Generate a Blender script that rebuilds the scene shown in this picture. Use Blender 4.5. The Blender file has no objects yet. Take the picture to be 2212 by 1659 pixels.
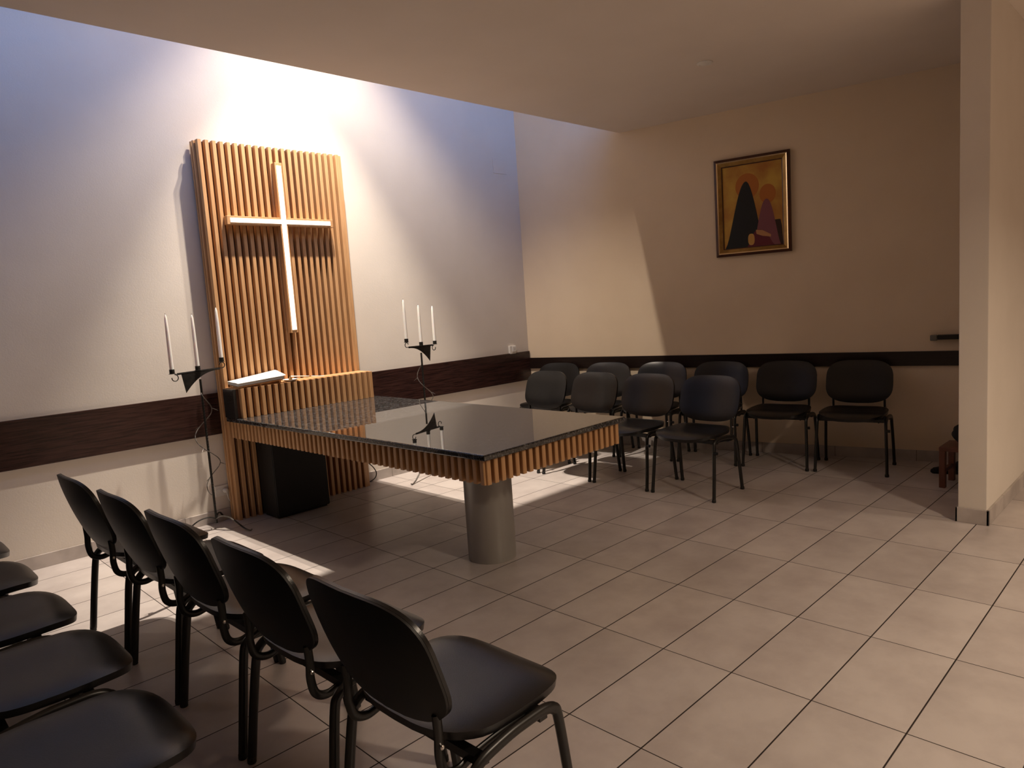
import bpy, bmesh, math, random
from mathutils import Vector, Matrix
random.seed(7)
C = bpy.context.scene.collection
PI = math.pi

# ------------------------------------------------------------------ camera
cam_d = bpy.data.cameras.new('camera')
cam = bpy.data.objects.new('camera', cam_d); C.objects.link(cam)
cam_d.sensor_width = 36.0; cam_d.lens = 1520.99 / 2212 * 36.0
R0 = ((-0.7067669, 0.70438772, -0.06571521),
      (0.12528214, 0.03319809, -0.99156557),
      (-0.69626499, -0.70903867, -0.11171051))
cm = Matrix((R0[0], [-v for v in R0[1]], [-v for v in R0[2]])).transposed().to_4x4()
cm.translation = Vector((4.66, 5.121, 1.432))
cam.matrix_world = cm
bpy.context.scene.camera = cam

# ------------------------------------------------------------------ world and lights
sc = bpy.context.scene
w = bpy.data.worlds.new('dusk'); sc.world = w; w.use_nodes = True
bgn = w.node_tree.nodes['Background']
bgn.inputs[0].default_value = (0.10, 0.30, 0.82, 1); bgn.inputs[1].default_value = 3.4

def lamp(name, kind, loc, power, col, target=None, **kw):
    d = bpy.data.lights.new(name, kind); d.energy = power; d.color = col
    o = bpy.data.objects.new(name, d); C.objects.link(o); o.location = loc
    if target is not None:
        o.rotation_euler = (Vector(target) - Vector(loc)).to_track_quat('-Z', 'Y').to_euler()
    for k, v in kw.items(): setattr(d, k, v)
    return o
WARM = (1.0, 0.80, 0.60)
# two spotlights in the skylight shaft, aimed at the slatted panel
lamp('shaft_spot', 'SPOT', (1.95, 0.80, 4.75), 950, (1.0, 0.87, 0.73), (1.88, 0.90, 0), spot_size=math.radians(60), spot_blend=0.5, shadow_soft_size=0.03)
lamp('shaft_spot_second', 'SPOT', (1.72, 0.80, 4.75), 375, (1.0, 0.86, 0.72), (1.72, 1.25, 0), spot_size=math.radians(95), spot_blend=0.5, shadow_soft_size=0.03)
# hall lamps behind and to the right of the camera
lamp('hall_lamp', 'AREA', (-0.75, 8.2, 2.85), 68, WARM, (-0.75, 7.9, 0), size=0.25, spread=2.4)
lamp('hall_lamp_second', 'AREA', (2.2, 6.75, 2.85), 72, WARM, (2.2, 6.6, 0), size=0.25, spread=2.5)
sc.view_settings.view_transform = 'Standard'; sc.view_settings.look = 'None'
sc.view_settings.exposure = 0.0; sc.view_settings.gamma = 1.0
sc.view_settings.use_curve_mapping = False

# ------------------------------------------------------------------ helpers
def nt(name):
    m = bpy.data.materials.new(name); m.use_nodes = True
    return m, m.node_tree.nodes, m.node_tree.links, m.node_tree.nodes['Principled BSDF']
def simple(name, col, rough=0.5, metal=0.0, spec=0.5, coat=0.0, emit=None, estr=0.0):
    m, n, l, b = nt(name)
    b.inputs['Base Color'].default_value = (*col, 1); b.inputs['Roughness'].default_value = rough
    b.inputs['Metallic'].default_value = metal; b.inputs['Specular IOR Level'].default_value = spec
    b.inputs['Coat Weight'].default_value = coat; b.inputs['Coat Roughness'].default_value = 0.2
    if emit: b.inputs['Emission Color'].default_value = (*emit, 1); b.inputs['Emission Strength'].default_value = estr
    return m
def noisy(name, c1, c2, scale=8, rough=0.5, detail=4, stretch=(1, 1, 1), bump=0.0, metal=0.0, bscale=None, lo=0.35, hi=0.65, **kw):
    m, n, l, b = nt(name)
    tc = n.new('ShaderNodeTexCoord'); mp = n.new('ShaderNodeMapping'); mp.inputs['Scale'].default_value = stretch
    l.new(tc.outputs['Object'], mp.inputs[0])
    ns = n.new('ShaderNodeTexNoise'); ns.inputs['Scale'].default_value = scale; ns.inputs['Detail'].default_value = detail
    l.new(mp.outputs[0], ns.inputs['Vector'])
    cr = n.new('ShaderNodeValToRGB'); cr.color_ramp.elements[0].color = (*c1, 1); cr.color_ramp.elements[1].color = (*c2, 1)
    cr.color_ramp.elements[0].position = lo; cr.color_ramp.elements[1].position = hi
    l.new(ns.outputs['Fac'], cr.inputs[0]); l.new(cr.outputs[0], b.inputs['Base Color'])
    b.inputs['Roughness'].default_value = rough; b.inputs['Metallic'].default_value = metal
    for k, v in kw.items(): b.inputs[k].default_value = v
    if bump:
        n2 = n.new('ShaderNodeTexNoise'); n2.inputs['Scale'].default_value = bscale or scale * 6; n2.inputs['Detail'].default_value = 3
        l.new(mp.outputs[0], n2.inputs['Vector'])
        bp = n.new('ShaderNodeBump'); bp.inputs['Strength'].default_value = bump; bp.inputs['Distance'].default_value = 0.004
        l.new(n2.outputs['Fac'], bp.inputs['Height']); l.new(bp.outputs[0], b.inputs['Normal'])
    return m

M = {}
M['wall'] = noisy('off_white_paint', (0.74, 0.67, 0.585), (0.77, 0.70, 0.615), 3, 0.75, bump=0.12, bscale=120)
M['cream'] = noisy('cream_paint', (0.79, 0.64, 0.465), (0.82, 0.67, 0.49), 3, 0.75, bump=0.12, bscale=120)
M['ceil'] = noisy('ceiling_paint', (0.76, 0.67, 0.59), (0.79, 0.70, 0.62), 2, 0.85, bump=0.05, bscale=80)
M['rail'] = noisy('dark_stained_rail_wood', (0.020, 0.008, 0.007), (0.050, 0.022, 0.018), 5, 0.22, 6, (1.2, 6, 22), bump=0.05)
M['rail2'] = noisy('shade_darkened_rail_wood', (0.010, 0.005, 0.004), (0.018, 0.009, 0.007), 5, 0.3, 6, (1.2, 6, 22))  # rail wood with the painting wall's dimness put into its colour
M['brownwall'] = noisy('bounce_cutting_brown', (0.22, 0.15, 0.10), (0.28, 0.20, 0.14), 3, 0.6)  # brown added on the unseen walls to cut their bounce light
M['slat'] = noisy('orange_brown_oiled_wood', (0.55, 0.295, 0.13), (0.66, 0.39, 0.19), 3.2, 0.42, 6, (20, 20, 1.2), bump=0.08)
M['board'] = noisy('shade_darkened_backing_wood', (0.07, 0.022, 0.010), (0.10, 0.035, 0.015), 4, 0.55, 5, (14, 14, 1.2))  # wood colour darkened to deepen the shade between the slats
M['steel'] = noisy('grey_painted_column', (0.36, 0.345, 0.32), (0.42, 0.40, 0.37), 6, 0.38, 3, (1, 1, .5), metal=0.25)
M['vinyl'] = noisy('black_vinyl_upholstery', (0.0045, 0.0043, 0.0046), (0.0065, 0.0062, 0.0065), 60, 0.29, bump=0.06, bscale=260, **{'Specular IOR Level': 0.5})
M['shell'] = simple('black_plastic_shell', (0.006, 0.006, 0.006), 0.5)
M['frame'] = simple('black_powder_coated_steel', (0.008, 0.0075, 0.007), 0.33)
M['rubber'] = simple('black_rubber', (0.01, 0.01, 0.01), 0.7)
M['chrome'] = simple('chrome', (0.75, 0.74, 0.72), 0.18, 1.0)
M['iron'] = noisy('wrought_iron', (0.008, 0.007, 0.006), (0.02, 0.017, 0.013), 40, 0.5, metal=0.4, bump=0.3)
M['ironvine'] = noisy('burnished_and_lit_iron', (0.10, 0.09, 0.08), (0.22, 0.20, 0.18), 30, 0.35, metal=0.8)
M['wax'] = simple('white_wax', (0.85, 0.82, 0.78), 0.4)
M['wax'].node_tree.nodes['Principled BSDF'].inputs['Subsurface Weight'].default_value = 0.2
M['wick'] = simple('wick', (0.05, 0.04, 0.03), 0.9)
M['black'] = noisy('matt_black_laminate', (0.004, 0.004, 0.004), (0.007, 0.006, 0.006), 10, 0.6)
M['led'] = simple('white_light_strip', (0.95, 0.93, 0.9), 0.4, emit=(1, 0.93, 0.83), estr=1.6)
M['paper'] = simple('white_paper', (0.88, 0.86, 0.82), 0.7)
M['china'] = simple('white_glazed_china', (0.85, 0.84, 0.82), 0.15)
M['brass'] = simple('brass', (0.75, 0.52, 0.25), 0.25, 1.0)
M['plastic'] = simple('white_plastic', (0.78, 0.75, 0.70), 0.4)
M['plasticgrey'] = simple('grey_print_line', (0.35, 0.33, 0.30), 0.5)
M['gold'] = noisy('gilded_frame', (0.28, 0.15, 0.035), (0.42, 0.25, 0.07), 14, 0.38, metal=0.55, bump=0.1)
M['goldline'] = simple('bright_gilded_line', (0.95, 0.72, 0.42), 0.22, 0.9)
M['dkframe'] = noisy('dark_mahogany_frame', (0.05, 0.014, 0.006), (0.09, 0.028, 0.012), 8, 0.35)
M['stool'] = noisy('reddish_brown_wood', (0.12, 0.040, 0.022), (0.17, 0.06, 0.034), 5, 0.45, 5, (8, 8, 1))
M['cloth'] = noisy('black_cloth', (0.008, 0.008, 0.009), (0.015, 0.014, 0.015), 30, 0.9, bump=0.5, bscale=50)
M['grey'] = simple('grey_plastic', (0.16, 0.15, 0.13), 0.5)
M['stone'] = noisy('plain_black_stone', (0.022, 0.021, 0.020), (0.032, 0.030, 0.029), 20, 0.22)
M['cable'] = simple('black_cable', (0.01, 0.009, 0.009), 0.45)

# polished black granite with pale flecks
m, n, l, b = nt('polished_black_granite'); M['granite'] = m
tc = n.new('ShaderNodeTexCoord')
v = n.new('ShaderNodeTexVoronoi'); v.inputs['Scale'].default_value = 95; l.new(tc.outputs['Object'], v.inputs['Vector'])
ns = n.new('ShaderNodeTexNoise'); ns.inputs['Scale'].default_value = 130; ns.inputs['Detail'].default_value = 5; l.new(tc.outputs['Object'], ns.inputs['Vector'])
cr = n.new('ShaderNodeValToRGB'); cr.color_ramp.elements[0].position = 0.50; cr.color_ramp.elements[0].color = (0.020, 0.019, 0.018, 1)
cr.color_ramp.elements[1].position = 0.68; cr.color_ramp.elements[1].color = (0.16, 0.165, 0.17, 1)
l.new(ns.outputs['Fac'], cr.inputs[0])
mx = n.new('ShaderNodeMix'); mx.data_type = 'RGBA'; mx.inputs['Factor'].default_value = 0.35
l.new(cr.outputs[0], mx.inputs['A'])
cr2 = n.new('ShaderNodeValToRGB'); cr2.color_ramp.elements[0].position = 0.80; cr2.color_ramp.elements[0].color = (0.018, 0.017, 0.016, 1)
cr2.color_ramp.elements[1].position = 0.9; cr2.color_ramp.elements[1].color = (0.2, 0.2, 0.21, 1)
sx = n.new('ShaderNodeSeparateColor'); l.new(v.outputs['Color'], sx.inputs[0]); l.new(sx.outputs[0], cr2.inputs[0])
l.new(cr2.outputs[0], mx.inputs['B']); l.new(mx.outputs['Result'], b.inputs['Base Color'])
b.inputs['Roughness'].default_value = 0.015; b.inputs['IOR'].default_value = 1.75

# floor tiles: 0.59 x 0.30 m beige porcelain with dark joints
m, n, l, b = nt('beige_porcelain_tiles'); M['tile'] = m
def math_node(op, a, bb=None, cc=None):
    q = n.new('ShaderNodeMath'); q.operation = op
    for i, z in enumerate((a, bb, cc)):
        if z is None: continue
        if isinstance(z, (int, float)): q.inputs[i].default_value = z
        else: l.new(z, q.inputs[i])
    return q.outputs[0]
tc = n.new('ShaderNodeTexCoord'); sp = n.new('ShaderNodeSeparateXYZ'); l.new(tc.outputs['Object'], sp.inputs[0])
PX, PY = 0.58972, 0.30
ux = math_node('DIVIDE', sp.outputs[0], PX); uy = math_node('DIVIDE', math_node('SUBTRACT', sp.outputs[1], 0.255), PY)
fx = math_node('FRACT', math_node('ADD', ux, 40)); fy = math_node('FRACT', math_node('ADD', uy, 40))
dx = math_node('MULTIPLY', math_node('SUBTRACT', 0.5, math_node('ABSOLUTE', math_node('SUBTRACT', fx, 0.5))), PX)
dy = math_node('MULTIPLY', math_node('SUBTRACT', 0.5, math_node('ABSOLUTE', math_node('SUBTRACT', fy, 0.5))), PY)
dd = math_node('MINIMUM', math_node('MULTIPLY', dx, 1.25), dy)
gr = n.new('ShaderNodeMapRange'); gr.inputs['From Min'].default_value = 0.0020; gr.inputs['From Max'].default_value = 0.0030
l.new(dd, gr.inputs['Value'])
cx_ = n.new('ShaderNodeCombineXYZ'); l.new(math_node('FLOOR', ux), cx_.inputs[0]); l.new(math_node('FLOOR', uy), cx_.inputs[1])
wn = n.new('ShaderNodeTexWhiteNoise'); wn.noise_dimensions = '3D'; l.new(cx_.outputs[0], wn.inputs['Vector'])
va = n.new('ShaderNodeVectorMath'); va.operation = 'ADD'; l.new(tc.outputs['Object'], va.inputs[0])
vs = n.new('ShaderNodeVectorMath'); vs.operation = 'SCALE'; vs.inputs['Scale'].default_value = 9; l.new(wn.outputs['Color'], vs.inputs[0]); l.new(vs.outputs[0], va.inputs[1])
n1 = n.new('ShaderNodeTexNoise'); n1.inputs['Scale'].default_value = 3.2; n1.inputs['Detail'].default_value = 8; n1.inputs['Roughness'].default_value = 0.62
l.new(va.outputs[0], n1.inputs['Vector'])
cr = n.new('ShaderNodeValToRGB'); e = cr.color_ramp.elements
e[0].position = 0.30; e[0].color = (0.47, 0.41, 0.385, 1); e[1].position = 0.62; e[1].color = (0.61, 0.55, 0.515, 1)
l.new(n1.outputs['Fac'], cr.inputs[0])
hs = n.new('ShaderNodeHueSaturation'); l.new(cr.outputs[0], hs.inputs['Color'])
l.new(math_node('ADD', 0.95, math_node('MULTIPLY', wn.outputs['Value'], 0.1)), hs.inputs['Value'])
mx = n.new('ShaderNodeMix'); mx.data_type = 'RGBA'; l.new(gr.outputs[0], mx.inputs['Factor'])
mx.inputs['A'].default_value = (0.022, 0.013, 0.009, 1); l.new(hs.outputs[0], mx.inputs['B']); l.new(mx.outputs['Result'], b.inputs['Base Color'])
rr = n.new('ShaderNodeMapRange'); rr.inputs['To Min'].default_value = 0.8; rr.inputs['To Max'].default_value = 0.30; l.new(gr.outputs[0], rr.inputs['Value'])
l.new(rr.outputs[0], b.inputs['Roughness'])
bp = n.new('ShaderNodeBump'); bp.inputs['Strength'].default_value = 0.5; bp.inputs['Distance'].default_value = 0.002
l.new(gr.outputs[0], bp.inputs['Height']); l.new(bp.outputs[0], b.inputs['Normal'])

# baseboard tiles: same porcelain, vertical joints only, along each board's own local x
m, n, l, b = nt('beige_baseboard_tiles'); M['base'] = m
tc = n.new('ShaderNodeTexCoord'); sp = n.new('ShaderNodeSeparateXYZ'); l.new(tc.outputs['Object'], sp.inputs[0])
ux = math_node('DIVIDE', sp.outputs[0], PX); fx = math_node('FRACT', math_node('ADD', ux, 40))
dx = math_node('MULTIPLY', math_node('SUBTRACT', 0.5, math_node('ABSOLUTE', math_node('SUBTRACT', fx, 0.5))), PX)
gr = n.new('ShaderNodeMapRange'); gr.inputs['From Min'].default_value = 0.001; gr.inputs['From Max'].default_value = 0.002; l.new(dx, gr.inputs['Value'])
n1 = n.new('ShaderNodeTexNoise'); n1.inputs['Scale'].default_value = 6; n1.inputs['Detail'].default_value = 6; l.new(tc.outputs['Object'], n1.inputs['Vector'])
cr = n.new('ShaderNodeValToRGB'); e = cr.color_ramp.elements
e[0].position = 0.32; e[0].color = (0.40, 0.35, 0.32, 1); e[1].position = 0.62; e[1].color = (0.55, 0.49, 0.45, 1); l.new(n1.outputs['Fac'], cr.inputs[0])
mx = n.new('ShaderNodeMix'); mx.data_type = 'RGBA'; l.new(gr.outputs[0], mx.inputs['Factor'])
mx.inputs['A'].default_value = (0.06, 0.04, 0.03, 1); l.new(cr.outputs[0], mx.inputs['B']); l.new(mx.outputs['Result'], b.inputs['Base Color'])
b.inputs['Roughness'].default_value = 0.4

class MB:
    """collects geometry, then links it as one mesh object"""
    def __init__(s): s.v = []; s.f = []; s.mi = []
    def add(s, vs, fs, mi=0):
        o = len(s.v); s.v += [tuple(p) for p in vs]; s.f += [tuple(i + o for i in q) for q in fs]; s.mi += [mi] * len(fs)
    def box(s, a, b, mi=0, mat=None):
        x0, y0, z0 = a; x1, y1, z1 = b
        vs = [Vector(p) for p in ((x0,y0,z0),(x1,y0,z0),(x1,y1,z0),(x0,y1,z0),(x0,y0,z1),(x1,y0,z1),(x1,y1,z1),(x0,y1,z1))]
        if mat is not None: vs = [mat @ p for p in vs]
        s.add(vs, [(0,3,2,1),(4,5,6,7),(0,1,5,4),(1,2,6,5),(2,3,7,6),(3,0,4,7)], mi)
    def prism(s, pts, z0, z1, mi=0, mat=None):
        k = len(pts)
        vs = [Vector((p[0], p[1], z0)) for p in pts] + [Vector((p[0], p[1], z1)) for p in pts]
        if mat is not None: vs = [mat @ p for p in vs]
        s.add(vs, [tuple(range(k))[::-1], tuple(range(k, 2*k))] + [(i, (i+1) % k, k+(i+1) % k, k+i) for i in range(k)], mi)
    def tube(s, pts, r, seg=10, ry=None, up=(0, 1, 0), mi=0, cap=True):
        pts = [Vector(p) for p in pts]; k = len(pts); vs = []; nrm = None
        for i, p in enumerate(pts):
            t = (pts[min(i+1, k-1)] - pts[max(i-1, 0)]).normalized()
            if nrm is None:
                u = Vector(up)
                if abs(u.dot(t)) > 0.95: u = Vector((1, 0, 0))
                nrm = (u - t * u.dot(t)).normalized()
            else: nrm = (nrm - t * nrm.dot(t)).normalized()
            bn = t.cross(nrm)
            ri = r[i] if isinstance(r, (list, tuple)) else r
            rb = (ry if ry else ri)
            for j in range(seg):
                a = 2*PI*j/seg; vs.append(p + nrm*math.cos(a)*ri + bn*math.sin(a)*rb)
        fs = [(i*seg+j, i*seg+(j+1) % seg, (i+1)*seg+(j+1) % seg, (i+1)*seg+j) for i in range(k-1) for j in range(seg)]
        if cap: fs += [tuple(range(seg))[::-1], tuple(range((k-1)*seg, k*seg))]
        s.add(vs, fs, mi)
    def lathe(s, prof, seg=24, c=(0, 0, 0), mi=0):
        vs = []
        for r, z in prof:
            for j in range(seg):
                a = 2*PI*j/seg; vs.append((c[0]+r*math.cos(a), c[1]+r*math.sin(a), c[2]+z))
        k = len(prof)
        fs = [(i*seg+j, i*seg+(j+1) % seg, (i+1)*seg+(j+1) % seg, (i+1)*seg+j) for i in range(k-1) for j in range(seg)]
        fs += [tuple(range(seg))[::-1], tuple(range((k-1)*seg, k*seg))]
        s.add(vs, fs, mi)
    def build(s, name, mats, parent=None, smooth=False, bevel=0.0, loc=None, rotz=0.0, seg=2):
        me = bpy.data.meshes.new(name); me.from_pydata(s.v, [], s.f); me.update()
        if not isinstance(mats, (list, tuple)): mats = [mats]
        for q in mats: me.materials.append(q)
        me.polygons.foreach_set('material_index', s.mi)
        bm = bmesh.new(); bm.from_mesh(me); bmesh.ops.recalc_face_normals(bm, faces=bm.faces); bm.to_mesh(me); bm.free()
        if smooth:
            me.polygons.foreach_set('use_smooth', [True]*len(me.polygons))
            me.set_sharp_from_angle(angle=math.radians(40))
        o = bpy.data.objects.new(name, me); C.objects.link(o)
        if parent: o.parent = parent
        if loc: o.location = loc
        o.rotation_euler.z = rotz
        if bevel:
            q = o.modifiers.new('bevel', 'BEVEL'); q.width = bevel; q.segments = seg; q.limit_method = 'ANGLE'; q.angle_limit = math.radians(40)
        return o
def cat(ctrl, sub=8):
    """Catmull-Rom through the control points"""
    P = [Vector(p) for p in ctrl]; P = [2*P[0]-P[1]] + P + [2*P[-1]-P[-2]]; out = []
    for i in range(1, len(P)-2):
        for k in range(sub):
            t = k/sub; a, b2, c, d = P[i-1], P[i], P[i+1], P[i+2]
            out.append(0.5*((2*b2)+(c-a)*t+(2*a-5*b2+4*c-d)*t*t+(3*b2-3*c+d-a)*t**3))
    out.append(P[-2]); return out
def tag(o, label, cat_, group=None, kind=None):
    o['label'] = label; o['category'] = cat_
    if group: o['group'] = group
    if kind: o['kind'] = kind
    return o
def thing(name, label, cat_, loc=(0, 0, 0), rotz=0.0, group=None):
    o = bpy.data.objects.new(name, None); C.objects.link(o); o.empty_display_size = 0.1
    o.location = loc; o.rotation_euler.z = rotz
    return tag(o, label, cat_, group)
def struct(name, mb, m, label=None, **kw):
    o = mb.build(name, m, **kw); o['kind'] = 'structure'
    if label: o['label'] = label
    return o
def copy_tree(o, parent=None):
    c = o.copy(); C.objects.link(c)
    if parent is not None: c.parent = parent
    for ch in list(o.children): copy_tree(ch, c)
    return c

# ------------------------------------------------------------------ room shell
CZ = 2.95; SLOT = 1.10; TOP = 5.3
TH = math.radians(102.2); WD = Vector((math.cos(TH), math.sin(TH), 0)); WN = Vector((math.sin(TH), -math.cos(TH), 0))
P0 = Vector((-0.655, -0.012, 0))          # room corner between altar wall and picture wall
def onwall(s, off=0.0, z=0.0):
    p = P0 + WD*s + WN*off; return (p.x, p.y, z)
q = MB(); q.box((-4.2, -0.1, -0.1), (7.2, 9.7, 0)); struct('floor', q, M['tile'], 'beige rectangular floor tiles with dark joints')
q = MB(); q.box((-1.0, -0.16, 0), (7.2, -0.012, TOP)); struct('wall_front', q, M['wall'], 'cream wall behind the slatted cross panel')
q = MB()
a, b_ = onwall(-0.05), onwall(4.35); c_, d_ = onwall(4.35, -0.15), onwall(-0.05, -0.15)
q.prism([a[:2], b_[:2], c_[:2], d_[:2]], 0, TOP); struct('wall_right', q, M['cream'], 'cream wall with the framed painting')
q = MB(); q.box((-4.1, 4.06, 0), (0.030, 4.203, CZ)); struct('wall_partition', q, M['wall'], 'cream partition end at the right edge', bevel=0.004)
q = MB(); q.box((-4.2, 4.2, 0), (-4.05, 9.6, CZ)); struct('wall_far', q, M['brownwall'])
q = MB(); q.box((7.05, -0.1, 0), (7.2, 9.6, TOP)); struct('wall_left', q, M['brownwall'])
q = MB(); q.box((-4.2, 9.55, 0), (7.2, 9.7, CZ)); struct('wall_back', q, M['brownwall'])
q = MB(); q.box((-4.2, SLOT, CZ), (7.2, 9.7, CZ+0.25)); q.box((-1.2, SLOT, 4.05), (7.2, SLOT+0.12, TOP)); q.box((-1.2, -0.16, TOP), (7.2, SLOT+0.12, TOP+0.1))
struct('ceiling', q, M['ceil'], 'low ceiling slab ending before the altar wall')
q = MB(); q.box((-1.2, SLOT+0.03, 3.2), (7.2, SLOT+0.09, 3.26)); q.box((-1.2, SLOT+0.03, 3.99), (7.2, SLOT+0.09, 4.05))
for i in range(7): q.box((-0.4+i*1.2, SLOT+0.03, 3.26), (-0.34+i*1.2, SLOT+0.09, 3.99))
struct('window_1', q, M['plastic'], 'white frame of the high clerestory window above the ceiling slab')
# dark rails (board glued to the wall)
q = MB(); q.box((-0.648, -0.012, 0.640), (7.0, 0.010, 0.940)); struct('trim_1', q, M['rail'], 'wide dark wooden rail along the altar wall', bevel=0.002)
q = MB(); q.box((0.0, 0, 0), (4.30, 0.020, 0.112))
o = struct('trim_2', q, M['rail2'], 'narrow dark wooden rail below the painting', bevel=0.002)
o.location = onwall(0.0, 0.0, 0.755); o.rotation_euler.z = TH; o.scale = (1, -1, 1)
# baseboards
q = MB(); q.box((-0.645, -0.012, 0), (7.0, 0.0, 0.085)); struct('baseboard_front', q, M['base'], bevel=0.002)
q = MB(); q.box((0.0, 0, 0), (4.15, 0.012, 0.085))
o = struct('baseboard_right', q, M['base']); o.location = onwall(0); o.rotation_euler.z = TH; o.scale = (1, -1, 1)
q = MB()
q.box((0.030, 4.048, 0), (0.043, 4.217, 0.088)); q.box((-4.0, 4.203, 0), (0.043, 4.217, 0.088)); q.box((-1.4, 4.048, 0), (0.043, 4.06, 0.088))
q.v = [(a-0.25, b, c) for a, b, c in q.v]; struct('baseboard_partition', q, M['base'], bevel=0.002, loc=(0.25, 0, 0))

# ------------------------------------------------------------------ slatted panel with cross
def slat_pts(w0, dep):      # plan section of one slat, front towards +y
    h = w0/2; c = 0.003
    return [(-h, 0), (h, 0), (h, dep-c), (h-c, dep), (-h+c, dep), (-h, dep-c)]
XL, XR, PF, PT = 2.624, 1.494, 0.110, 2.705
panel = thing('altar_screen', 'tall vertical slatted wooden panel standing against the altar wall, carrying the cross', 'wall panel', ((XL+XR)/2, PF/2, 0))
def loc_of(o): return tuple(-c for c in o.location)
q = MB(); q.box((XR+0.012, 0.016, 0.0), (XL-0.022, 0.072, PT-0.006)); q.build('back_board', M['board'], panel, loc=loc_of(panel))
q = MB(); N = 22; pitch = (XL-XR)/N
for i in range(N):
    x = XR + pitch*(i+0.5); q.prism([(x+a, 0.072+b) for a, b in slat_pts(0.028, 0.038)], 0.0, PT + 0.0)
q.build('front_slats', M['slat'], panel, loc=loc_of(panel))
q = MB()
for yc in (0.018, 0.054):
    q.prism([(XL-0.022+b, yc+a) for a, b in slat_pts(0.023, 0.024)], 0.0, PT-0.002)
q.build('side_slats', M['slat'], panel, loc=loc_of(panel))
q = MB(); q.box((XR-0.012, 0.014, 0.0), (XR+0.014, 0.104, PT-0.004)); q.build('end_board', M['slat'], panel, loc=loc_of(panel), bevel=0.003)

cx0, cz0 = 2.058, 2.155
cross = thing('wall_cross', 'large wooden cross with lit white strips on the slatted panel', 'cross', (cx0, PF, cz0))
q = MB(); q.box((cx0-0.029, PF+0.001, 1.330), (cx0+0.029, 0.165, 2.585)); q.build('upright_beam', M['slat'], cross, loc=loc_of(cross), bevel=0.002)
q = MB(); q.box((1.642, PF+0.001, cz0-0.030), (cx0-0.0295, 0.1645, cz0+0.030)); q.box((cx0+0.0295, PF+0.001, cz0-0.030), (2.486, 0.1645, cz0+0.030))
q.build('cross_arm', M['slat'], cross, loc=loc_of(cross), bevel=0.002)
q = MB(); q.box((cx0-0.018, 0.164, 1.352), (cx0+0.018, 0.1685, 2.562)); o = q.build('light_strip', M['led'], cross, loc=loc_of(cross)); o['label'] = 'lit white upright strip'
q = MB(); q.box((1.668, 0.164, cz0-0.015), (cx0-0.0185, 0.168, cz0+0.015)); q.box((cx0+0.0185, 0.164, cz0-0.015), (2.462, 0.168, cz0+0.015))
o = q.build('light_strip', M['led'], cross, loc=loc_of(cross)); o['label'] = 'lit white horizontal strip'

# shelf box at the foot of the upper panel
BF, BT, TZ = 0.312, 0.975, 0.765
sb = thing('slatted_shelf_box', 'slatted wooden shelf box across the panel where the altar table meets it', 'shelf', ((XL+XR)/2, 0.2, TZ))
q = MB(); q.box((XR+0.01, PF+0.002, TZ+0.001), (XL-0.016, BF-0.034, BT-0.004)); q.build('carcass', M['board'], sb, loc=loc_of(sb))
q = MB(); N = 22
for i in range(N):
    x = XR - 0.004 + (XL-XR-0.02)/N*(i+0.5); q.prism([(x+a, BF-0.034+b) for a, b in slat_pts(0.027, 0.034)], TZ+0.001, BT)
q.build('front_slats', M['slat'], sb, loc=loc_of(sb))
q = MB(); q.box((XR+0.008, PF+0.002, BT-0.004), (XL-0.016, BF-0.033, BT+0.002)); q.build('top_board', M['slat'], sb, loc=loc_of(sb))
q = MB(); q.box((XL-0.016, PF+0.001, TZ+0.001), (XL+0.006, BF-0.030, BT-0.003)); o = q.build('end_slab', M['stone'], sb, loc=loc_of(sb), bevel=0.002); o['label'] = 'black stone end slab'

# altar table
tb = thing('altar_table', 'long altar table of polished black granite on a slatted apron and grey column', 'table', (2.03, 2.19, 0))
TL = [(2.628, PF+0.003), (2.578, 2.790), (1.468, 2.762), (1.432, PF+0.003)]
q = MB(); q.prism(TL, TZ-0.030, TZ); q.build('tabletop', M['granite'], tb, loc=loc_of(tb), bevel=0.007, seg=3)
q = MB()
def inset(p, k, d):   # corner moved inwards
    cxm = sum(a[0] for a in TL)/4; return (p[0] + (d if p[0] < cxm else -d), p[1] - (d if p[1] > 1.5 else -0.0))
IN = [inset(p, 0, 0.024) for p in TL]
AZ0 = TZ-0.150
def slat_run(qb, p, r_, n_, z0, z1, out):
    p = Vector((*p, 0)); r_ = Vector((*r_, 0)); d = (r_-p); L = d.length; d.normalize(); nn = Vector((out[0], out[1], 0))
    for i in range(n_):
        c = p + d*(L*(i+0.5)/n_)
        qb.prism([tuple((c + d*a + nn*(b-0.030))[:2]) for a, b in slat_pts(0.027, 0.030)], z0, z1)
slat_run(q, IN[0], IN[1], 52, AZ0, TZ-0.031, (1, 0))
slat_run(q, IN[1], IN[2], 22, AZ0, TZ-0.031, (0, 1))
slat_run(q, IN[3], IN[2], 52, AZ0, TZ-0.031, (-1, 0))
q.build('apron_slats', M['slat'], tb, loc=loc_of(tb))
q = MB()
I2 = [inset(p, 0, 0.054) for p in TL]; I3 = [inset(p, 0, 0.074) for p in TL]
for i in range(3):
    pa, pb, pc, pd = I2[i], I2[(i+1)], I3[(i+1)], I3[i]
    q.prism([pa, pb, pc, pd], AZ0+0.004, TZ-0.031)
q.build('apron_frame', M['board'], tb, loc=loc_of(tb))
q = MB(); q.lathe([(0.1365, 0.0), (0.138, 0.004), (0.138, AZ0+0.06), (0.137, TZ-0.031)], 64, (2.030, 2.190, 0)); q.build('column', M['steel'], tb, loc=loc_of(tb), smooth=True)
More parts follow.
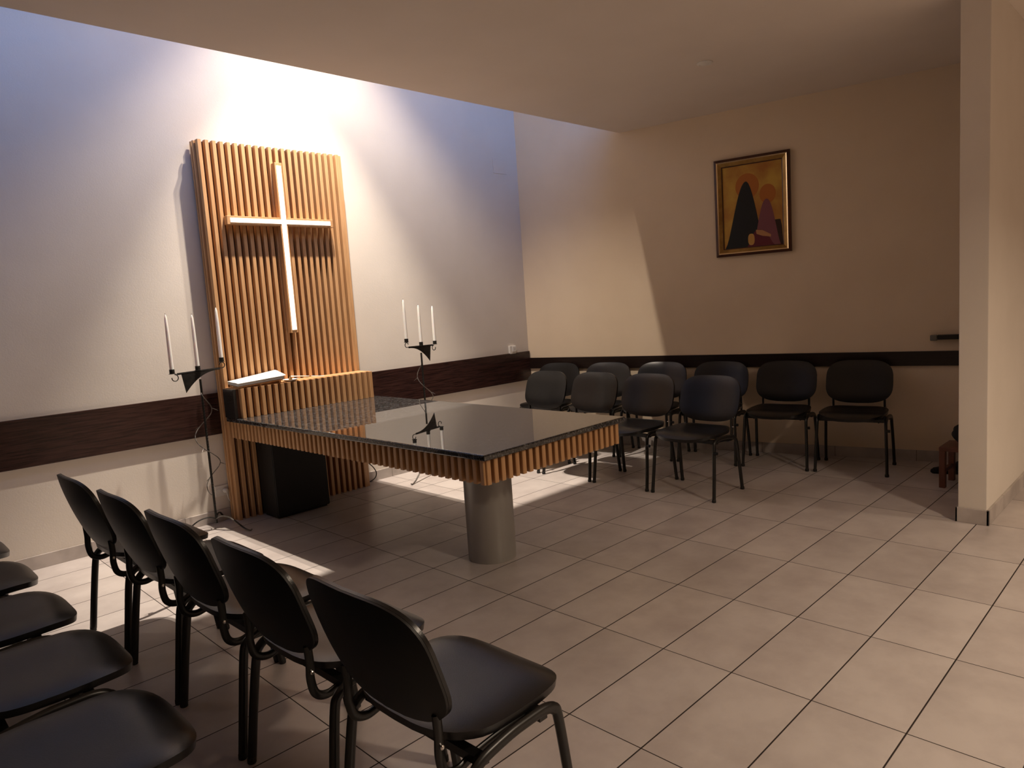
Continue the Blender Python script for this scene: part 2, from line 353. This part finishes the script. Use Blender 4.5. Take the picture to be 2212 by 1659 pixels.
# black cabinet below the table, against the panel
cb = thing('black_cabinet', 'plain black cabinet standing on the floor below the altar table', 'cabinet', (2.215, 0.24, 0))
q = MB(); q.box((2.005, PF+0.004, 0.012), (2.430, 0.345, AZ0+0.10)); q.build('body', M['black'], cb, loc=loc_of(cb), bevel=0.006)
q = MB(); q.box((2.010, 0.3455, 0.02), (2.425, 0.357, AZ0+0.095)); q.build('door', M['black'], cb, loc=loc_of(cb), bevel=0.003)
q = MB(); q.box((2.02, PF+0.02, 0.0), (2.415, 0.33, 0.012)); q.build('plinth', M['black'], cb, loc=loc_of(cb))

# ------------------------------------------------------------------ things on the shelf box
SZ = BT + 0.002
bs = thing('book_stand', 'low sloping wooden stand on the left end of the shelf box', 'book stand', (2.40, 0.21, SZ))
def sheet(qb, L, H, t, nx=12, ny=5, arch=0.0):      # thin slab over four corners (near-left, near-right, far-right, far-left) at heights H
    vs = []
    for lv in (0, t):
        for j in range(ny+1):
            for i in range(nx+1):
                u, v_ = i/nx, j/ny
                w4 = ((1-u)*(1-v_), u*(1-v_), u*v_, (1-u)*v_)
                vs.append((sum(a*p[0] for a, p in zip(w4, L)), sum(a*p[1] for a, p in zip(w4, L)), sum(a*h for a, h in zip(w4, H)) + lv + arch*math.sin(PI*min(1, v_*2 if v_ < 0.5 else 2-2*v_))))
    st_ = nx+1; o_ = (nx+1)*(ny+1); fs = []
    for j in range(ny):
        for i in range(nx):
            a = j*st_+i; fs += [(a, a+st_, a+st_+1, a+1), (o_+a, o_+a+1, o_+a+st_+1, o_+a+st_)]
    for i in range(nx): fs += [(i, i+1, o_+i+1, o_+i), (ny*st_+i, o_+ny*st_+i, o_+ny*st_+i+1, ny*st_+i+1)]
    for j in range(ny): fs += [(j*st_, o_+j*st_, o_+(j+1)*st_, (j+1)*st_), (j*st_+nx, (j+1)*st_+nx, o_+(j+1)*st_+nx, o_+j*st_+nx)]
    qb.add(vs, fs)
K = [(2.592, 0.298), (2.262, 0.292), (2.262, 0.140), (2.592, 0.148)]
HB = [SZ+0.004, SZ+0.020, SZ+0.048, SZ+0.012]
q = MB(); sheet(q, K, HB, 0.006); q.build('support_board', M['slat'], bs, loc=loc_of(bs))
for bx0 in ((2.268, 0.150, 2.282, 0.285, 0.024), (2.42, 0.155, 2.432, 0.285, 0.014), (2.572, 0.158, 2.586, 0.285, 0.004)):
    q = MB(); q.box((bx0[0], bx0[1], SZ), (bx0[2], bx0[3], SZ+bx0[4])); q.build('foot', M['slat'], bs, loc=loc_of(bs))
bk = thing('open_book', 'white open book lying on the sloping wooden stand', 'book', (2.42, 0.21, SZ+0.02))
q = MB()
for i in range(9):       # page block, every other layer a little set back so that page edges show
    e_ = 0.0015*(i % 2)
    KK = [(2.597-e_, 0.306-e_), (2.250+e_, 0.300-e_), (2.250+e_, 0.122+e_), (2.597-e_, 0.136+e_)]
    sheet(q, KK, [h+0.0105+i*0.0020 for h in (SZ+0.004, SZ+0.021, SZ+0.053, SZ+0.014)], 0.0019)
q.build('page_block', M['paper'], bk, loc=loc_of(bk))
q = MB(); sheet(q, [(2.600, 0.310), (2.236, 0.304), (2.225, 0.120), (2.600, 0.132)], [SZ+0.0335, SZ+0.0525, SZ+0.086, SZ+0.0435], 0.0012, arch=0.003)
q.build('top_page', M['paper'], bk, loc=loc_of(bk), smooth=True)
sa = thing('saucer', 'small white china saucer beside the open book', 'saucer', (2.178, 0.255, SZ))
q = MB(); q.lathe([(0.020, 0.0), (0.026, 0.001), (0.046, 0.007), (0.056, 0.014), (0.058, 0.016), (0.054, 0.015), (0.042, 0.010), (0.028, 0.006), (0.0, 0.005)][:-1], 40)
q.build('dish', M['china'], sa, smooth=True)
q = MB(); q.lathe([(0.0245, 0.0), (0.0245, 0.004), (0.02, 0.0055)], 32); q.build('well', M['china'], sa, loc=(0, 0, 0.0045), smooth=True)
sn = thing('candle_snuffer', 'slender candle snuffer lying with its bell on the saucer', 'candle snuffer', (2.178, 0.255, SZ+0.010))
q = MB(); q.lathe([(0.014, 0.0), (0.0135, 0.006), (0.010, 0.016), (0.005, 0.024), (0.003, 0.030)], 24); q.build('bell', M['brass'], sn, smooth=True)
q = MB(); q.tube([(0, 0, 0.024), (-0.01, 0, 0.026), (-0.15, 0.004, 0.010), (-0.275, 0.008, -0.004)], 0.0036, 8); q.build('handle', M['wax'], sn, smooth=True)
q = MB(); q.tube([(-0.15, 0.004, 0.010), (-0.166, 0.0045, 0.0085)], 0.0052, 10); q.build('collar', M['brass'], sn, smooth=True)

# ------------------------------------------------------------------ candelabra and candles
def candelabrum(label, loc, rot, leg_angle, leg_len, zb=1.120):
    t = thing('floor_candelabrum', label, 'candelabrum', loc, 0, 'iron candelabra beside the altar')
    cr_, sr_ = math.cos(rot), math.sin(rot)
    def L(x, z, y=0.0): return (x*cr_-y*sr_, x*sr_+y*cr_, z)
    hub = 0.075
    q = MB()
    pts = [(0, 0, hub-0.03+ (zb-0.055-hub+0.03)*i/60) for i in range(61)]
    q.tube(pts, 0.0078, 6)
    # twisted ridges
    hel = [(0.0072*math.cos(i*0.75), 0.0072*math.sin(i*0.75), hub+0.02+(zb-0.22-hub)*i/360) for i in range(361)]
    q.tube(hel, 0.0017, 5)
    q.build('pole', M['iron'], t, smooth=True)
    for k in range(3):
        a = leg_angle + k*2*PI/3; q = MB(); ca, sa_ = math.cos(a), math.sin(a)
        q.tube(cat([(0, 0, hub), (0.05*ca, 0.05*sa_, hub+0.022), (leg_len*0.45*ca, leg_len*0.45*sa_, hub+0.010), (leg_len*0.8*ca, leg_len*0.8*sa_, 0.022), (leg_len*0.97*ca, leg_len*0.97*sa_, 0.005), (leg_len*1.04*ca, leg_len*1.04*sa_, 0.012)], 6), 0.0075, 8, ry=0.0045, up=(-sa_, ca, 0))
        q.build('leg', M['ironvine'] if k == 0 else M['iron'], t, smooth=True)  # first leg paler: its lit look is put into the metal colour
    # wild vine curling round the pole
    q = MB(); pts = []
    for i in range(90):
        u = i/89; z = zb-0.15-(zb-0.40)*u; a = rot + 0.9 + u*2*PI*1.85; r_ = 0.012 + 0.062*math.sin(PI*min(1, u*1.0))**0.6
        pts.append((r_*math.cos(a), r_*math.sin(a), z))
    q.tube(pts, 0.0032, 6)
    for i in (14, 30, 46, 62, 76):
        p = Vector(pts[i]); o_ = Vector((p.x, p.y, 0)).normalized(); tt = (Vector(pts[i+2])-p).normalized()
        q.tube([p, p+o_*0.018+tt*0.012, p+o_*0.040+tt*0.014+Vector((0, 0, -0.012))], [0.0030, 0.0024, 0.0006], 6)
    q.build('vine', M['ironvine'], t, smooth=True)
    # bar, blade
    q = MB(); q.tube([L(0.155, zb-0.002), L(-0.15, zb+0.004)], 0.0035, 6, ry=0.008); q.build('crossbar', M['iron'], t)
    top = [(0.128, zb), (-0.150, zb+0.003)]
    low = []
    for i in range(13):
        u = i/12; x = -0.150 + (0.107+0.150)*u; low.append((x, zb-0.004-0.132*u**2.3))
    outl = top[:1] + top[1:] + low
    vs = [L(x, z, 0.002) for x, z in outl] + [L(x, z, -0.002) for x, z in outl]; k = len(outl)
    q = MB(); q.add(vs, [tuple(range(k)), tuple(range(k, 2*k))[::-1]] + [(i, (i+1) % k, k+(i+1) % k, k+i) for i in range(k)])
    q.build('blade', M['iron'], t)
    # end scrolls
    q = MB(); pts = [L(0.150, zb-0.002), L(0.172, zb-0.003)]
    for i in range(14):
        a = PI*0.5 + i*PI*1.55/13; pts.append(L(0.172+0.000+0.022*math.cos(a), zb-0.026+0.022*math.sin(a)))
    q.tube(pts, 0.0032, 6); q.build('scroll', M['iron'], t, smooth=True)
    q = MB(); pts = [L(-0.145, zb+0.004)]
    for i in range(14):
        a = -PI*0.5 - i*PI*1.45/13; pts.append(L(-0.172+0.020*math.cos(a), zb+0.025+0.020*math.sin(a)))
    q.tube(pts, 0.0032, 6); q.build('scroll', M['iron'], t, smooth=True)
    cups = [(0.188, zb+0.002), (0.008, zb+0.006), (-0.172, zb+0.047)]
    res = []
    for x, z in cups:
        c = L(x, z); q = MB(); q.lathe([(0.022, 0.0), (0.022, 0.002), (0.0165, 0.003), (0.0165, 0.030), (0.0150, 0.031)], 20, c)
        q.build('candle_cup', M['iron'], t, smooth=True); res.append((loc[0]+c[0], loc[1]+c[1], loc[2]+c[2]+0.0315))
    return res
def candle(label, p, h, first):
    t = thing('taper_candle', label, 'candle', p, 0, 'white taper candles on the candelabra')
    q = MB(); q.lathe([(0.0135, 0.0), (0.0130, h*0.3), (0.0112, h*0.7), (0.0085, h*0.93), (0.0040, h*0.985), (0.0012, h)], 16); q.build('wax_body', M['wax'], t, smooth=True)
    q = MB(); q.tube([(0, 0, h-0.002), (0.001, 0, h+0.007)], 0.0012, 6); q.build('wick', M['wick'], t)
cl = candelabrum('wrought iron floor candelabrum left of the slatted panel', (2.800, 0.175, 0), math.radians(8), math.radians(116), 0.285)
crr = candelabrum('wrought iron floor candelabrum right of the slatted panel, behind the table', (0.975, 0.285, 0), math.radians(191), math.radians(23), 0.325, 1.130)
for (nm, p, h) in zip(('leftmost white candle on the left candelabrum', 'middle white candle on the left candelabrum', 'white candle of the left candelabrum nearest the panel'), cl, (0.365, 0.350, 0.350)): candle(nm, p, h, 0)
for (nm, p, h) in zip(('rightmost white candle on the right candelabrum', 'middle white candle on the right candelabrum', 'white candle of the right candelabrum nearest the panel'), crr, (0.305, 0.315, 0.325)): candle(nm, p, h, 0)

# ------------------------------------------------------------------ chairs
def superell(a, b, n_, seg):
    out = []
    for i in range(seg):
        t = 2*PI*i/seg; c, s = math.cos(t), math.sin(t)
        out.append((a*math.copysign(abs(c)**(2/n_), c), b*math.copysign(abs(s)**(2/n_), s)))
    return out
def pad(mb, outline, front, back, edge=0.012, rings=9):
    """closed cushion: front(u,v) and back(u,v) give the two skins for plan coordinates"""
    seg = len(outline); vs = []; fs = []
    rs = [0.0] + [1-(1-k/rings)**1.6 for k in range(1, rings+1)]
    fr = []
    for side in (0, 1):
        base = len(vs)
        vs.append((front if side == 0 else back)(0, 0, 0.0))
        for r in rs[1:]:
            for (a, b) in outline: vs.append((front if side == 0 else back)(a*r, b*r, r))
        for j in range(seg):
            fs.append((base, base+1+j, base+1+(j+1) % seg))
        for i in range(len(rs)-2):
            for j in range(seg):
                p = base+1+i*seg; fs.append((p+j, p+(j+1) % seg, p+seg+(j+1) % seg, p+seg+j))
        fr.append(base+1+(len(rs)-2)*seg)
    for j in range(seg): fs.append((fr[0]+j, fr[0]+(j+1) % seg, fr[1]+(j+1) % seg, fr[1]+j))
    mb.add(vs, fs)
SH = 0.452
def make_chair(label, group):
    t = thing('stacking_chair', label, 'chair', (0, 0, 0), 0, group)
    # seat: local +x is the front
    def sz(x, y):
        z = SH + 0.010*(abs(y)/0.225)**2 - 0.008*math.cos(min(1, abs(x)/0.2)*PI/2)
        if x > 0.07: z -= 0.030*((x-0.07)/0.16)**2.2
        if x < -0.12: z += 0.010*((-x-0.12)/0.1)
        return z
    ol = superell(0.218, 0.232, 3.4, 48)
    top = lambda x, y, r: (x+0.036, y, sz(x, y) + 0.014*(1-r**5))
    bot = lambda x, y, r: (x*0.985+0.036, y*0.985, sz(x, y) - 0.036*(1-r**7) - 0.022*r**7)
    q = MB(); pad(q, ol, top, bot); q.build('seat', M['vinyl'], t, smooth=True)
    # backrest, tilted
    W2, H2 = 0.241, 0.168
    ol = []
    for (a, b) in superell(W2, H2, 3.5, 56):
        k = b/H2
        a *= (1.0 - 0.045*max(0, k)**2); 
        if k < 0: b = b - 0.010*math.cos(min(1, abs(a)/W2)*PI/2)*(-k)
        ol.append((a, b))
    tilt = math.radians(17); CB = Vector((-0.246, 0, 0.652))
    def bp(a, b, off):
        x = off + 0.036*(abs(a)/W2)**2.1 + 0.010*(b/H2)**2
        return tuple(CB + Vector((x*math.cos(tilt) - b*math.sin(tilt), a, x*math.sin(tilt)*0.5 + b*math.cos(tilt))))
    q = MB(); pad(q, ol, lambda a, b, r: bp(a, b, 0.004+0.018*(1-r**4)), lambda a, b, r: bp(a, b, -0.006-0.002*(1-r**6))); q.build('backrest', M['vinyl'], t, smooth=True)
    q = MB(); pad(q, [(a*0.998, b*0.998) for a, b in ol], lambda a, b, r: bp(a, b, -0.0065), lambda a, b, r: bp(a, b, -0.013-0.004*(1-r**4))); q.build('back_shell', M['shell'], t, smooth=True)
    for s in (1, -1):
        yt, yb = 0.236*s, 0.247*s
        q = MB(); q.tube(cat([(0.203, yb, 0.012), (0.182, (yb*0.6+yt*0.4), 0.18), (0.160, yt, 0.368), (0.143, yt, 0.404), (0.108, yt, 0.417), (0.06, yt, 0.418)], 6), 0.0112, 12, ry=0.0155, up=(0, 1, 0))
        lg = q.build('leg', M['frame'], t, smooth=True)
        q = MB(); q.lathe([(0.0125, 0.0), (0.0145, 0.003), (0.0140, 0.018), (0.011, 0.022)], 14, (0.204, yb, 0)); q.build('foot_cap', M['rubber'], lg, smooth=True)
        q = MB(); q.tube(cat([(-0.200, yb, 0.012), (-0.178, (yb*0.6+yt*0.4), 0.18), (-0.155, yt, 0.340), (-0.140, yt, 0.378), (-0.105, yt, 0.399), (-0.05, yt, 0.410)], 6), 0.0112, 12, ry=0.0155, up=(0, 1, 0))
        lg = q.build('leg', M['frame'], t, smooth=True)
        q = MB(); q.lathe([(0.0125, 0.0), (0.0145, 0.003), (0.0140, 0.018), (0.011, 0.022)], 14, (-0.201, yb, 0)); q.build('foot_cap', M['rubber'], lg, smooth=True)
    q = MB()
    for s in (1, -1): q.tube(cat([(0.07, 0.236*s, 0.4183), (0.0, 0.236*s, 0.416), (-0.06, 0.236*s, 0.4085)], 5), 0.0112, 12, ry=0.0155)
    q.box((0.095, -0.232, 0.386), (0.123, 0.232, 0.410)); q.box((-0.112, -0.232, 0.376), (-0.084, 0.232, 0.398))
    q.build('seat_frame', M['frame'], t, smooth=True)
    for s in (1, -1):
        q = MB(); q.tube(cat([(0.10, 0.180*s, 0.390), (-0.08, 0.180*s, 0.376), (-0.140, 0.182*s, 0.366), (-0.178, 0.184*s, 0.384), (-0.190, 0.184*s, 0.43), (-0.188, 0.184*s, 0.48), (-0.190, 0.184*s, 0.53)], 6), 0.0085, 10, ry=0.013)
        o = q.build('back_support', M['frame'], t, smooth=True)
        q = MB(); q.lathe([(0.006, -0.004), (0.006, 0.004), (0.003, 0.006)], 10); b2 = q.build('bolt', M['chrome'], o, loc=(-0.190, 0.194*s, 0.455)); b2.rotation_euler = (PI/2*-s, 0, 0)
    q = MB(); q.tube([(0.170, 0.240, 0.335), (0.170, 0.266, 0.335)], 0.011, 12); q.build('link_pin', M['frame'], t, smooth=True)
    return t
proto = None
def place(x, y, rot, label, group):
    global proto
    if proto is None: proto = make_chair(label, group); c = proto
    else: c = copy_tree(proto)
    c.location = (x, y, 0); c.rotation_euler.z = rot; c['label'] = label; c['group'] = group
    return c
G1 = 'black chairs in the front row beyond the table'
for y, lb in ((0.81, 'black chair in front row beyond table, farthest left by the corner'),
              (1.365, 'black chair second from the corner in front row beyond table'),
              (1.905, 'black chair in front row beyond table, just behind the table corner'),
              (2.450, 'black chair at the right end of the front row, beside the open floor')):
    place(0.232, y+0.012, 0.0, lb, G1)
G2 = 'black chairs along the painting wall'
ba = math.radians(101.5)
lbs = ('black chair against the rail at the corner end of the wall row',
       'second black chair from the corner in the wall row',
       'third black chair from the corner in the wall row',
       'black chair in the wall row behind the right end of the front row',
       'fully visible black chair below the painting, second from right of the wall row',
       'rightmost black chair of the wall row, nearest the stool and partition')
for k in range(6):
    # centres run from the corner towards the partition
    s = 5-k
    fx_, fy_ = -0.738 + 0.104*s, 3.18 - 0.541*s
    place(fx_-0.205*math.cos(math.radians(10)), fy_-0.205*math.sin(math.radians(10)), math.radians(10), lbs[k], G2)
G3 = 'black chairs in the near row facing the table'
for y, x, lb in ((1.56, 3.662, 'black chair nearest the altar wall in the near row, seen from behind'),
              (2.10, 3.640, 'second black chair from the altar wall in the near row'),
              (2.63, 3.625, 'middle black chair of the near row, seen from behind'),
              (3.17, 3.605, 'black chair fourth from altar wall, beside the largest near chair'),
              (3.715, 3.585, 'large foreground black chair with its whole seat visible, end of near row')):
    place(x, y, PI+0.02, lb, G3)
G4 = 'black chairs cut off at the left edge'
for y, x, lb in ((0.990, 4.366, 'black chair at left edge with only a sliver of seat showing'),
              (1.555, 4.360, 'small part of black seat at left edge, second from the altar wall'),
              (2.12, 4.350, 'black seat at left edge, middle of the visible back row'),
              (2.675, 4.330, 'wide black seat at left edge above the nearest large seat'),
              (3.235, 4.352, 'large black seat filling the lower left corner'),
              (3.775, 4.350, 'black seat cut by the bottom edge beside the lower left corner')):
    place(x, y, PI, lb, G4)

# ------------------------------------------------------------------ framed painting (plain stand-in landscape)
S0, S1, Z0, Z1 = 2.018, 2.642, 1.722, 2.545
pt = thing('framed_painting', 'framed painting in gold and dark tones hanging on the cream wall', 'painting', onwall(S0, 0.0, Z0), TH)
pt.scale = (1, -1, 1)
Wp, Hp = S1-S0, Z1-Z0
def ring(mb, i0, i1, y0, y1, y2=None):
    # frame moulding between insets i0 and i1; outer face depth y0..y1, inner y2
    y2 = y1 if y2 is None else y2
    o_ = [(i0, i0), (Wp-i0, i0), (Wp-i0, Hp-i0), (i0, Hp-i0)]; n_ = [(i1, i1), (Wp-i1, i1), (Wp-i1, Hp-i1), (i1, Hp-i1)]
    vs = [(a, y0, b) for a, b in o_] + [(a, y1, b) for a, b in o_] + [(a, y2, b) for a, b in n_] + [(a, y0, b) for a, b in n_]
    fs = []
    for k in range(4):
        j = (k+1) % 4
        fs += [(k, j, 4+j, 4+k), (4+k, 4+j, 8+j, 8+k), (8+k, 8+j, 12+j, 12+k), (12+k, 12+j, j, k)]
    mb.add(vs, fs)
q = MB(); ring(q, 0.0, 0.022, 0.002, 0.030, 0.034); q.build('outer_frame', M['dkframe'], pt)
q = MB(); ring(q, 0.022, 0.031, 0.002, 0.037, 0.033); o = q.build('gilt_line', M['goldline'], pt); o['label'] = 'bright gilded line in the frame'
q = MB(); ring(q, 0.031, 0.060, 0.002, 0.032, 0.018); q.build('inner_frame', M['gold'], pt)
q = MB(); ring(q, 0.060, 0.067, 0.002, 0.019, 0.016); q.build('slip', M['dkframe'], pt)
cw, ch = Wp-0.134, Hp-0.134
mats = [noisy('painted_gold_sky', (0.42, 0.17, 0.03), (0.62, 0.38, 0.06), 4.5, 0.5, 5),
        simple('painted_dark_mass', (0.008, 0.010, 0.010), 0.45), simple('painted_mauve', (0.22, 0.07, 0.085), 0.5),
        simple('painted_crimson', (0.13, 0.012, 0.022), 0.5), simple('painted_ochre', (0.60, 0.33, 0.08), 0.5),
        simple('painted_dark_brown', (0.035, 0.014, 0.006), 0.5), simple('painted_orange', (0.46, 0.15, 0.02), 0.5), simple('painted_flesh', (0.50, 0.25, 0.10), 0.5)]
q = MB(); q.box((0.067, 0.003, 0.067), (0.067+cw, 0.0105, 0.067+ch), 0)
def shape(pts, mi, lv):
    P = [(0.067+a*cw, 0.067+b*ch) for a, b in pts]; k = len(P); y = 0.0106+0.0004*lv
    vs = [(a, y-0.0004, b) for a, b in P] + [(a, y, b) for a, b in P]
    q.add(vs, [tuple(range(k)), tuple(range(k, 2*k))[::-1]] + [(i, (i+1) % k, k+(i+1) % k, k+i) for i in range(k)], mi)
def blob(cx1, cy1, rx_, ry_, mi, lv, nn=28, ex=2.0): shape([(cx1+a, cy1+b) for a, b in superell(rx_, ry_, ex, nn)], mi, lv)
def hill(x0, x1, pk, h, mi, lv, y0=0.0, p=2.0):
    pts = [(x0, y0)]
    for i in range(25):
        u = i/24; x = x0+(x1-x0)*u
        d = (x-pk)/((x0-pk) if x < pk else (x1-pk)); pts.append((x, y0+(h-y0)*(0.5+0.5*math.cos(PI*min(1, d)**p*0.98))**0.75))
    pts.append((x1, y0)); shape(pts, mi, lv)
blob(0.42, 0.74, 0.20, 0.155, 6, 1)          # low orange sun disc behind the dark crag
blob(0.76, 0.62, 0.135, 0.115, 6, 2)         # smaller orange disc behind the mauve crag
hill(0.55, 1.0, 0.95, 0.30, 5, 2)
hill(0.02, 0.70, 0.40, 0.80, 1, 3, p=1.0)
hill(0.50, 0.96, 0.74, 0.56, 2, 4, p=1.15)
hill(0.40, 0.86, 0.60, 0.20, 3, 5, p=1.3)
blob(0.47, 0.09, 0.055, 0.07, 4, 6, ex=2.6)
shape([(0.55, 0.20), (0.66, 0.19), (0.80, 0.13), (0.80, 0.10), (0.66, 0.12), (0.56, 0.15)], 7, 6)
q.build('canvas', mats, pt)

# ------------------------------------------------------------------ small wall fittings
th = thing('wall_thermostat', 'small white control box just above the dark rail near the corner', 'thermostat', (-0.404, -0.012, 0.975))
q = MB(); q.box((-0.044, 0, -0.042), (0.044, 0.024, 0.042)); q.build('housing', M['plastic'], th, bevel=0.004)
q = MB(); q.box((-0.040, 0.024, -0.022), (0.010, 0.032, 0.034)); q.build('cover', M['plastic'], th, bevel=0.003)
q = MB(); q.box((-0.032, 0.032, 0.004), (-0.004, 0.0325, 0.007)); q.build('display_line', M['plasticgrey'], th)
q = MB(); q.box((-0.495, -0.012, 2.734), (-0.315, -0.0065, 2.872)); tag(q.build('access_panel', M['wall'], bevel=0.002), 'faint wall coloured cover plate high up near the corner', 'cover plate')
so = thing('wall_socket', 'double wall socket low on the wall left of the slatted panel', 'socket', (2.672, -0.012, 0.222))
q = MB(); q.box((-0.060, 0, -0.040), (0.045, 0.010, 0.040)); q.build('plate', M['plastic'], so, bevel=0.003)
q = MB(); q.lathe([(0.018, 0), (0.018, 0.012), (0.015, 0.014)], 20); o = q.build('inset', M['plastic'], so, loc=(0.022, 0.009, 0)); o.rotation_euler.x = -PI/2; o.scale = (1, 1, 0.25)
pl = thing('power_plug', 'white plug with drooping cord in the low wall socket', 'plug', (2.650, 0.0, 0.222))
q = MB(); q.lathe([(0.017, 0), (0.019, 0.012), (0.014, 0.030), (0.008, 0.034)], 20); o = q.build('plug_body', M['plastic'], pl, smooth=True); o.rotation_euler.x = -PI/2
q = MB(); q.tube(cat([(0, 0.030, 0), (0.002, 0.042, -0.02), (-0.006, 0.036, -0.055), (-0.022, 0.022, -0.085)], 6), 0.003, 8); q.build('cord', M['plastic'], pl, smooth=True)
q = MB(); q.tube(cat([(1.462, 0.020, 0.23), (1.440, 0.028, 0.185), (1.392, 0.034, 0.130), (1.366, 0.036, 0.075), (1.385, 0.036, 0.035), (1.43, 0.036, 0.016), (1.462, 0.036, 0.010)], 6), 0.0045, 8)
tag(q.build('power_cable', M['cable'], smooth=True), 'black cable looping out behind the right edge of the slatted panel', 'cable')
dl = thing('ceiling_downlight', 'small round unlit fitting in the ceiling', 'ceiling light', (0.205, 2.62, CZ))
q = MB(); q.lathe([(0.052, -0.001), (0.050, -0.006), (0.036, -0.010), (0.034, -0.008)], 32); q.build('trim_ring', M['plastic'], dl, smooth=True)
q = MB(); q.lathe([(0.033, -0.0085), (0.020, -0.0115), (0.004, -0.0125)], 32); q.build('lens', M['plastic'], dl, smooth=True)

# dark corner: wall bracket, stool, bag, box
br = thing('wall_bracket', 'small dark bracket sticking out on the wall beside the partition', 'bracket', onwall(3.66, 0.0, 0.958), TH); br.scale = (1, -1, 1)
q = MB(); q.box((0.02, 0, 0), (0.26, 0.075, 0.034)); q.build('arm', M['black'], br, bevel=0.004)
q = MB(); q.box((-0.028, 0.0, -0.008), (0.02, 0.070, 0.034)); q.build('end_cap', M['grey'], br, bevel=0.006)
st = thing('wooden_stool', 'low reddish brown wooden stool half hidden behind the partition', 'stool', (-0.80, 3.85, 0))
for a, b in ((0.115, -0.045), (0.115, 0.155), (-0.115, -0.045), (-0.115, 0.155)):
    q = MB(); q.box((a-0.019, b-0.019, 0), (a+0.019, b+0.019, 0.255)); q.build('leg', M['stool'], st, bevel=0.003)
q = MB(); q.box((-0.135, -0.065, 0.255), (0.135, 0.175, 0.283)); q.build('seat', M['stool'], st, bevel=0.004)
q = MB()
for b in (-0.045, 0.155): q.box((-0.095, b-0.010, 0.10), (0.095, b+0.010, 0.125))
q.build('stretcher', M['stool'], st)
bg = thing('black_bag', 'crumpled black bag lying on the low wooden stool', 'bag', (-0.80, 3.93, 0.283))
q = MB(); seg, rg = 28, 12; vs = []
for i in range(rg+1):
    ph = PI*i/rg
    for j in range(seg):
        a = 2*PI*j/seg; r_ = 1 + 0.10*math.sin(3*a+2*ph)+0.06*math.sin(7*a-3*ph)
        vs.append((0.115*r_*math.sin(ph)**0.7*math.cos(a), 0.095*r_*math.sin(ph)**0.7*math.sin(a), 0.07-0.07*math.cos(ph)*(1+0.12*math.sin(2*a))*(-1)*-1))
fs = [(i*seg+j, i*seg+(j+1) % seg, (i+1)*seg+(j+1) % seg, (i+1)*seg+j) for i in range(rg) for j in range(seg)]
zmin = min(p[2] for p in vs); vs = [(p[0], p[1], p[2]-zmin) for p in vs]
q.add(vs, fs); q.build('bag_body', M['cloth'], bg, smooth=True)
q = MB(); q.tube(cat([(-0.06, 0, 0.11), (-0.05, 0.01, 0.16), (0.0, 0.015, 0.175), (0.05, 0.01, 0.16), (0.06, 0, 0.11)], 6), 0.006, 8); q.build('handle', M['cloth'], bg, smooth=True)
bx = thing('black_shoe', 'dark shoe on the floor beside the low stool', 'shoe', (-1.13, 3.80, 0), 0.35)
q = MB(); ol = [(-0.045, -0.13), (-0.036, -0.17), (0.0, -0.18), (0.036, -0.17), (0.046, -0.12), (0.040, -0.02), (0.036, 0.06), (0.030, 0.10), (0, 0.115), (-0.030, 0.10), (-0.036, 0.06), (-0.038, -0.02)]
q.prism(ol, 0, 0.022); q.build('sole', M['rubber'], bx, bevel=0.004)
q = MB(); k = len(ol); vs = []
for lv, (sc_, z0_) in enumerate(((1.0, 0.022), (0.99, 0.04), (0.86, 0.06), (0.6, 0.085), (0.45, 0.10))):
    for a, b in ol:
        hz = z0_ if b > -0.05 else 0.022 + (z0_-0.022)*max(0.35, (b+0.18)/0.13*0.6+0.35)
        vs.append((a*sc_*0.95, (b-0.04)*(sc_*0.96) + 0.04, hz))
fs = [(i*k+j, i*k+(j+1) % k, (i+1)*k+(j+1) % k, (i+1)*k+j) for i in range(4) for j in range(k)] + [tuple(range(4*k, 5*k))]
q.add(vs, fs); q.build('upper', M['cloth'], bx, smooth=True)
